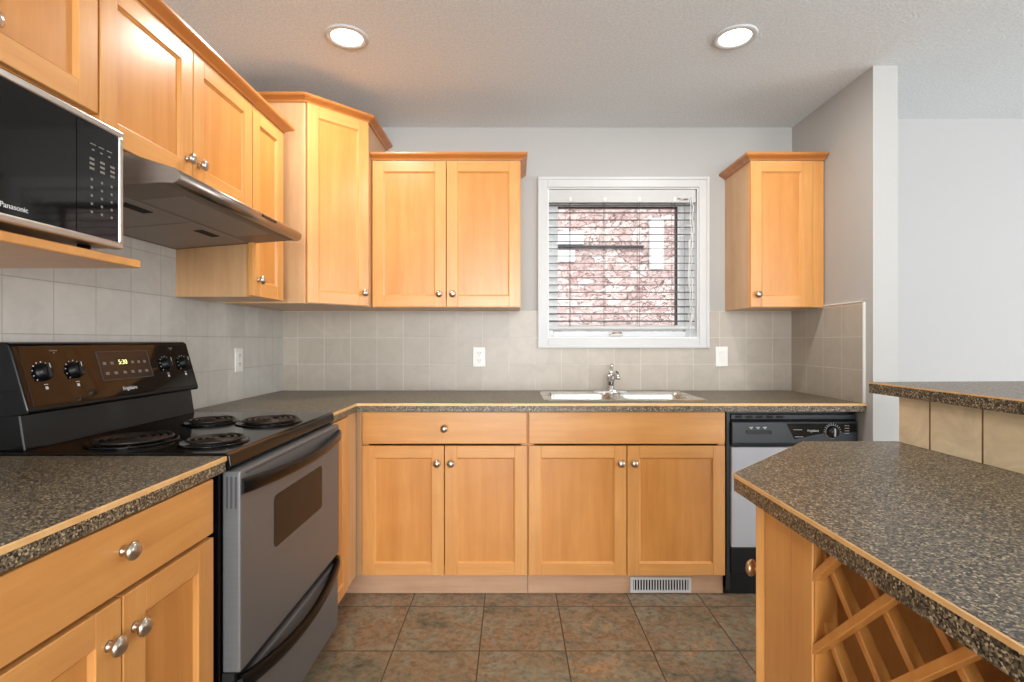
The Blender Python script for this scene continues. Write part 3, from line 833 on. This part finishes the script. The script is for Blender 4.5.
# ------------------------------------------------------------------ microwave and its shelf
sh = tag(MB().box(XL+0.0095, -0.893, 0.655, 1.252, 1.375, 1.394, 0.002, 1).build('wall_shelf', 'wood_h'), 'maple wall shelf carrying the microwave, above the short counter', 'shelf')
mw = thing('microwave', 'stainless microwave with black glass door standing on the maple wall shelf', 'microwave', (XL+0.06, 0.665, 1.394), HALF)
MWW, MWH, MWD = 0.510, 0.264, 0.394           # front face at X = -0.881
m = MB().box(0, MWW, -MWD+0.02, 0.0, 0.014, MWH+0.010, 0.004, 2); m.build('body', 'steel_light', mw)
zb, zt = 0.012, MWH+0.012
df = MB()
df.box(0.0, MWW, -MWD-0.004, -MWD+0.02, zb, zb+0.015, 0.003, 2).box(0, MWW, -MWD-0.004, -MWD+0.02, zt-0.015, zt, 0.003, 2)
df.box(0, 0.014, -MWD-0.004, -MWD+0.02, zb+0.013, zt-0.013, 0.003, 2).box(MWW-0.012, MWW, -MWD-0.004, -MWD+0.02, zb+0.013, zt-0.013, 0.003, 2)
df.build('front_frame', 'steel_light', mw)
dg_ = MB().box(0.014, 0.385, -MWD-0.001, -MWD+0.015, zb+0.014, zt-0.014).build('door', 'black_glass', mw)
MB().box(0.387, MWW-0.012, -MWD-0.001, -MWD+0.015, zb+0.014, zt-0.014).build('control_panel', 'black_glass', mw)
MXF = Matrix(((1, 0, 0, 0), (0, 0, -1, -MWD-0.0012), (0, 1, 0, 0), (0, 0, 0, 1)))
text_mesh('lettering', 'Panasonic', 0.0135, 'print', dg_, MXF@Matrix.Translation((0.254, 0.042, 0)))
kp = MB(); kf = -MWD-0.0018
for r in range(3):
    for q in range(3):
        kp.box(0.418+0.028*q, 0.430+0.028*q, kf, kf+0.001, 0.185-0.010*r, 0.190-0.010*r)
for r in range(5):
    for q in range(3):
        kp.box(0.421+0.027*q, 0.426+0.027*q, kf, kf+0.001, 0.142-0.017*r, 0.147-0.017*r)
for q in range(3): kp.box(0.420+0.022*q, 0.434+0.022*q, kf, kf+0.001, 0.218, 0.220).box(0.424+0.022*q, 0.430+0.022*q, kf, kf+0.001, 0.206, 0.209)
kp.build('keypad', 'print_dim', mw)
for fx, fy in ((0.04, -0.34), (MWW-0.04, -0.34), (0.04, -0.05), (MWW-0.04, -0.05)):
    MB().lathe([(0, 0), (0.014, 0), (0.012, 0.014), (0, 0.014)], (fx, fy, 0), (0, 0, 1), 14).build('foot', 'black_matt', mw)

# ------------------------------------------------------------------ dishwasher
dw = thing('dishwasher', 'built-in dishwasher with black control panel and pale grey door', 'dishwasher', (1.008, YB, 0))
DWW = 0.610; DY = -(YB-2.452)
MB().box(0.002, DWW, DY+0.012, -0.01, 0.03, 0.872).build('tub', 'black_matt', dw)
MB().box(0.002, 0.018, DY-0.004, DY+0.02, 0.03, 0.870).box(0.018, DWW, DY-0.002, DY+0.012, 0.860, 0.870).build('surround', 'slate_dark', dw)
MB().box(0.020, DWW-0.004, DY-0.016, DY+0.012, 0.232, 0.702, 0.004, 2).build('door', 'dw_door', dw)
cp = MB().prism([(DY+0.012, 0.706), (DY-0.010, 0.706), (DY-0.024, 0.722), (DY-0.022, 0.820), (DY-0.010, 0.828), (DY+0.012, 0.828)], 0.020, DWW-0.004, 'x', 0.003, 2).build('control_panel', 'slate_panel', dw)
vn = MB().box(0.020, DWW-0.004, DY-0.012, DY+0.012, 0.832, 0.856, 0.003, 2).build('vent_grille', 'slate_panel', dw)
v = MB()
for k in range(5): v.box(0.040+0.048*k, 0.072+0.048*k, DY-0.0135, DY-0.010, 0.838, 0.850)
v.build('vent_slot', 'dark_gap', vn)
pf = DY-0.0235
MB().prism([(0.275, 0.815), (DWW-0.012, 0.815), (DWW-0.012, 0.775), (0.46, 0.772), (0.31, 0.742)], pf-0.0015, pf+0.004, 'y').build('fascia', 'black_glass', cp)
o_ = MB().prism(rrect(0.085, 0.205, 0.765, 0.784, 0.009), pf-0.003, pf+0.004, 'y').build('button_bar', 'slate_dark', cp)
t_ = MB()
for k in range(3): t_.box(0.100+0.032*k, 0.117+0.032*k, pf-0.002, pf+0.001, 0.795, 0.7985).box(0.105+0.032*k, 0.113+0.032*k, pf-0.002, pf+0.001, 0.789, 0.792)
t_.box(0.305, 0.345, pf-0.003, pf, 0.785, 0.7865).box(0.312, 0.350, pf-0.003, pf, 0.752, 0.7535)
for k in range(4): t_.box(0.545, 0.565, pf-0.003, pf, 0.768+0.012*k, 0.7695+0.012*k)
t_.build('panel_lettering', 'print', cp)
text_mesh('lettering', 'Frigidaire', 0.014, 'print', cp, Matrix(((1, 0, 0, 0.397), (0, 0, -1, pf-0.002), (0, 1, 0, 0.781), (0, 0, 0, 1))))
dl_ = MB().lathe([(0, 0), (0.031, 0), (0.030, 0.006), (0.026, 0.010), (0.024, 0.018), (0, 0.019)], (0.487, pf, 0.776), (0, -1, 0), 26).build('dial', 'slate_dark', cp)
rr_ = MB(); rr_.tube([(0.487+0.031*math.cos(2*PI*i/28), pf-0.002, 0.776+0.031*math.sin(2*PI*i/28)) for i in range(28)], 0.0011, 6, closed=True)
rr_.box(0.484, 0.490, pf-0.026, pf-0.016, 0.757, 0.795, 0.002, 1)
for i in range(12):
    a = PI*i/11; rr_.box(-0.001, 0.001, -0.001, 0.001, 0.035, 0.040, mx=Matrix.Translation((0.487, pf-0.001, 0.776))@Matrix.Rotation(a-PI/2, 4, 'Y'))
rr_.build('pointer', 'print', dl_)
MB().box(0.020, DWW-0.004, DY-0.008, DY+0.012, 0.105, 0.228, 0.003, 2).build('access_panel', 'black_matt', dw)
MB().box(0.002, DWW, DY+0.02, DY+0.03, 0.0, 0.104).build('kick_plate', 'black_matt', dw)

# ------------------------------------------------------------------ sink and faucet
sk = thing('sink', 'stainless steel double bowl sink set into the worktop', 'sink', (0, 0, ZT))
mid = 0.545
bowls = [rrect(SX0+0.035, mid-0.018, SY0+0.035, SY1-0.085, 0.045), rrect(mid+0.018, SX1-0.035, SY0+0.035, SY1-0.085, 0.045)]
rim_o = rrect(SX0, SX1, SY0, SY1, 0.035)
rim_i = rrect(SX0+0.006, SX1-0.006, SY0+0.006, SY1-0.006, 0.032)
rm = MB(); rm.loft([[(x, y, 0.0) for x, y in rim_o], [(x, y, 0.004) for x, y in rim_i]]); rm.fill([rim_i]+bowls, 0.004)
rm.build('rim', 'steel_sink', sk)
for k, bw in enumerate(bowls):
    cx = sum(p[0] for p in bw)/len(bw); cy = sum(p[1] for p in bw)/len(bw)
    def sc(f, z): return [(cx+(x-cx)*f, cy+(y-cy)*f, z) for x, y in bw]
    m = MB(); m.loft([sc(1, 0.004), sc(0.985, -0.002), sc(0.965, -0.012), sc(0.93, -0.15), sc(0.86, -0.172), sc(0.2, -0.176)], cap=True)
    bo = m.build('bowl', 'steel_sink', sk)
    MB().lathe([(0, -0.175), (0.040, -0.175), (0.038, -0.171), (0.02, -0.173), (0, -0.173)], (cx, cy, 0), (0, 0, 1), 20).build('drain', 'chrome', bo)
fc = thing('faucet', 'chrome single lever faucet at the rear of the double sink', 'faucet', (0.548, SY1-0.042, ZT+0.004))
esc = [(x, y) for x, y in rrect(-0.105, 0.105, -0.027, 0.027, 0.026)]
m = MB(); m.loft([[(x, y, 0) for x, y in esc], [(x*0.99, y*0.97, 0.006) for x, y in esc], [(x*0.93, y*0.8, 0.010) for x, y in esc]], cap=True); m.build('escutcheon', 'chrome', fc)
MB().lathe([(0, 0.006), (0.027, 0.006), (0.026, 0.014), (0.022, 0.02), (0.0205, 0.06), (0.022, 0.072), (0.0225, 0.086), (0.018, 0.098), (0.008, 0.104), (0, 0.105)], (0, 0, 0), (0, 0, 1), 24).build('body', 'chrome', fc)
MB().tube([(0, -0.015, 0.045), (0, -0.05, 0.075), (0, -0.10, 0.102), (0, -0.15, 0.115), (0, -0.185, 0.110), (0, -0.200, 0.092), (0, -0.202, 0.082)], [0.016, 0.0145, 0.013, 0.0125, 0.0125, 0.013, 0.0135], 14).build('spout', 'chrome', fc)
MB().tube([(0.0, 0, 0.098), (0.003, 0.010, 0.118), (0.010, 0.018, 0.140), (0.016, 0.022, 0.152)], [0.013, 0.010, 0.009, 0.006], 12, sx=1.0, sy=0.6).build('lever', 'chrome', fc)

# ------------------------------------------------------------------ outlets, switch, floor register
def outlet(label, loc, rz, kind):
    o = thing('wall_outlet' if kind == 'outlet' else 'light_switch', label, 'outlet' if kind == 'outlet' else 'switch', loc, rz)
    MB().box(-0.036, 0.036, -0.006, 0.0, -0.058, 0.058, 0.003, 2).build('cover_plate', 'white_plastic', o)
    if kind == 'outlet':
        for dz in (-0.021, 0.021):
            r = MB().prism(rrect(-0.017, 0.017, dz-0.014, dz+0.014, 0.009), -0.008, -0.004, 'y').build('receptacle', 'white_plastic', o)
            MB().box(-0.0075, -0.0050, -0.0085, -0.0075, dz-0.002, dz+0.008).box(0.0050, 0.0075, -0.0085, -0.0075, dz-0.002, dz+0.007).lathe([(0, 0), (0.0025, 0), (0.0025, 0.0006), (0, 0.0006)], (0, -0.0079, dz-0.008), (0, -1, 0), 10).build('slot', 'dark_gap', r)
    else:
        MB().prism([(-0.006, -0.030), (-0.010, 0.030), (-0.004, 0.032), (-0.004, -0.032)], -0.016, 0.016, 'x').build('rocker', 'white_plastic', o)
    MB().lathe([(0, 0), (0.003, 0), (0.0025, 0.0012), (0, 0.0014)], (0, -0.006, 0.0), (0, -1, 0), 10).build('screw', 'nickel', o)
    return o
outlet('white outlet on the tile between the corner and the window', (-0.190, YB-0.008, 1.108), 0, 'outlet')
outlet('white outlet on the beige tile just past the stove', (XL+0.008, 2.52, 1.108), HALF, 'outlet')
outlet('white rocker switch on the beige tile between sink and return wall', (1.213, YB-0.008, 1.110), 0, 'switch')

vr = thing('floor_register', 'white slotted vent register in the toe kick under the sink cabinet', 'vent', (0.706, 2.4755, 0.0))
VW = 0.145
ring_m = MB()
ring_m.box(-VW, VW, -0.008, 0.0, 0.004, 0.016, 0.002, 1).box(-VW, VW, -0.008, 0.0, 0.066, 0.078, 0.002, 1)
ring_m.box(-VW, -VW+0.014, -0.008, 0, 0.016, 0.066, 0.002, 1).box(VW-0.014, VW, -0.008, 0, 0.016, 0.066, 0.002, 1)
ring_m.build('frame', 'white', vr)
MB().box(-VW+0.014, VW-0.014, -0.0015, 0.0, 0.016, 0.066).build('recess', 'dark_gap', vr)
gs = MB()
for k in range(20):
    x = -VW+0.020+k*(2*VW-0.040)/19; gs.box(x-0.0027, x+0.0027, -0.006, -0.001, 0.016, 0.066)
gs.build('grille', 'white', vr)

# ------------------------------------------------------------------ window blind
bl = thing('window_blind', 'white horizontal slat blind with open slats coloured dark as if backlit in the kitchen window', 'blind', (0.645, YB+0.035, 0))
BX0, BX1 = -0.432, 0.424
MB().box(BX0, BX1, -0.030, -0.020, 2.006, 2.082, 0.003, 2).box(BX0, BX1, -0.020, 0.030, 2.040, 2.082).build('headrail', 'blind', bl)
zs = 1.292
nsl = 17
slat_me = None
for k in range(nsl):
    z = 1.3165+k*0.0424
    if slat_me is None:
        m = MB()
        N = 6; up_, dn_ = [], []
        for i in range(N+1):
            t = -1+2*i/N; up_.append((t*0.024, 0.0022*(1-t*t)+0.0013)); 
        prof = up_+[(y, zz-0.0026) for y, zz in reversed(up_)]
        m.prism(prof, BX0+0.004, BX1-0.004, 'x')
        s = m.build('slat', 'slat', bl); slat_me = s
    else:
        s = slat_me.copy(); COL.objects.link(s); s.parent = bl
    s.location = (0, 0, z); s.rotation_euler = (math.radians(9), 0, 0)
MB().box(BX0, BX1, -0.025, 0.025, 1.268, 1.288, 0.004, 2).build('bottom_rail', 'blind', bl)
for px in (-0.305, -0.104, 0.097, 0.302):
    m = MB()
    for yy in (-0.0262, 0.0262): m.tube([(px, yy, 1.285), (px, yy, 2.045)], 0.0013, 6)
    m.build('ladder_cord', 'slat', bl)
    MB().box(px-0.008, px+0.008, -0.033, -0.029, 2.012, 2.038, 0.002, 1).build('valance_clip', 'cord', bl)
m = MB()
pts = []
for i in range(40):
    t = i/39; pts.append((0.388+0.006*math.sin(9*t)+0.003*math.sin(31*t), -0.036+0.003*math.sin(17*t), 2.03-0.80*t))
m.tube(pts, 0.0028, 6)
pts = [(p[0]+0.011+0.004*math.sin(5*i), p[1]-0.003, p[2]+0.01) for i, p in enumerate(pts[:36])]
m.tube(pts, 0.0028, 6)
for q in (0.34, 0.62, 0.86):
    zq = 2.03-0.8*q
    m.tube([(0.392+0.012*math.cos(2*PI*i/14), -0.038, zq+0.030*math.sin(2*PI*i/14)) for i in range(14)], 0.0024, 6, closed=True)
m.build('lift_cord', 'cord', bl)
MB().lathe([(0, -0.02), (0.006, -0.018), (0.004, 0.012), (0, 0.014)], (0.392, -0.036, 1.225), (0, 0, 1), 10).build('cord_tassel', 'cord', bl)
MB().tube([(0.318, -0.034, 2.03), (0.34, -0.036, 2.022), (0.375, -0.036, 2.024)], 0.004, 8).build('cord_lock', 'nickel', bl)

# ------------------------------------------------------------------ ceiling lights
for x, y, lab in ((-0.673, 2.12, 'round recessed ceiling light near the corner wall cabinet'), (0.909, 2.12, 'round recessed ceiling light near the small wall cabinet')):
    p = thing('recessed_light', lab, 'ceiling light', (x, y, ZC), 0, 'recessed ceiling lights')
    MB().lathe([(0.062, -0.001), (0.064, -0.006), (0.084, -0.007), (0.087, -0.003), (0.087, 0.0), (0.062, 0.0)], (0, 0, 0), (0, 0, 1), 36).build('trim_ring', 'white', p)
    MB().lathe([(0, -0.004), (0.055, -0.004), (0.064, -0.002), (0.064, 0.0), (0, 0.0)], (0, 0, 0), (0, 0, 1), 36).build('lens', 'lamp_glow', p)
    area_light('lamp', (0, 0, -0.012), (0, 0, 0), 0.12, 0.12, POT_POWER, POT_COLOR, 'DISK', parent=p)
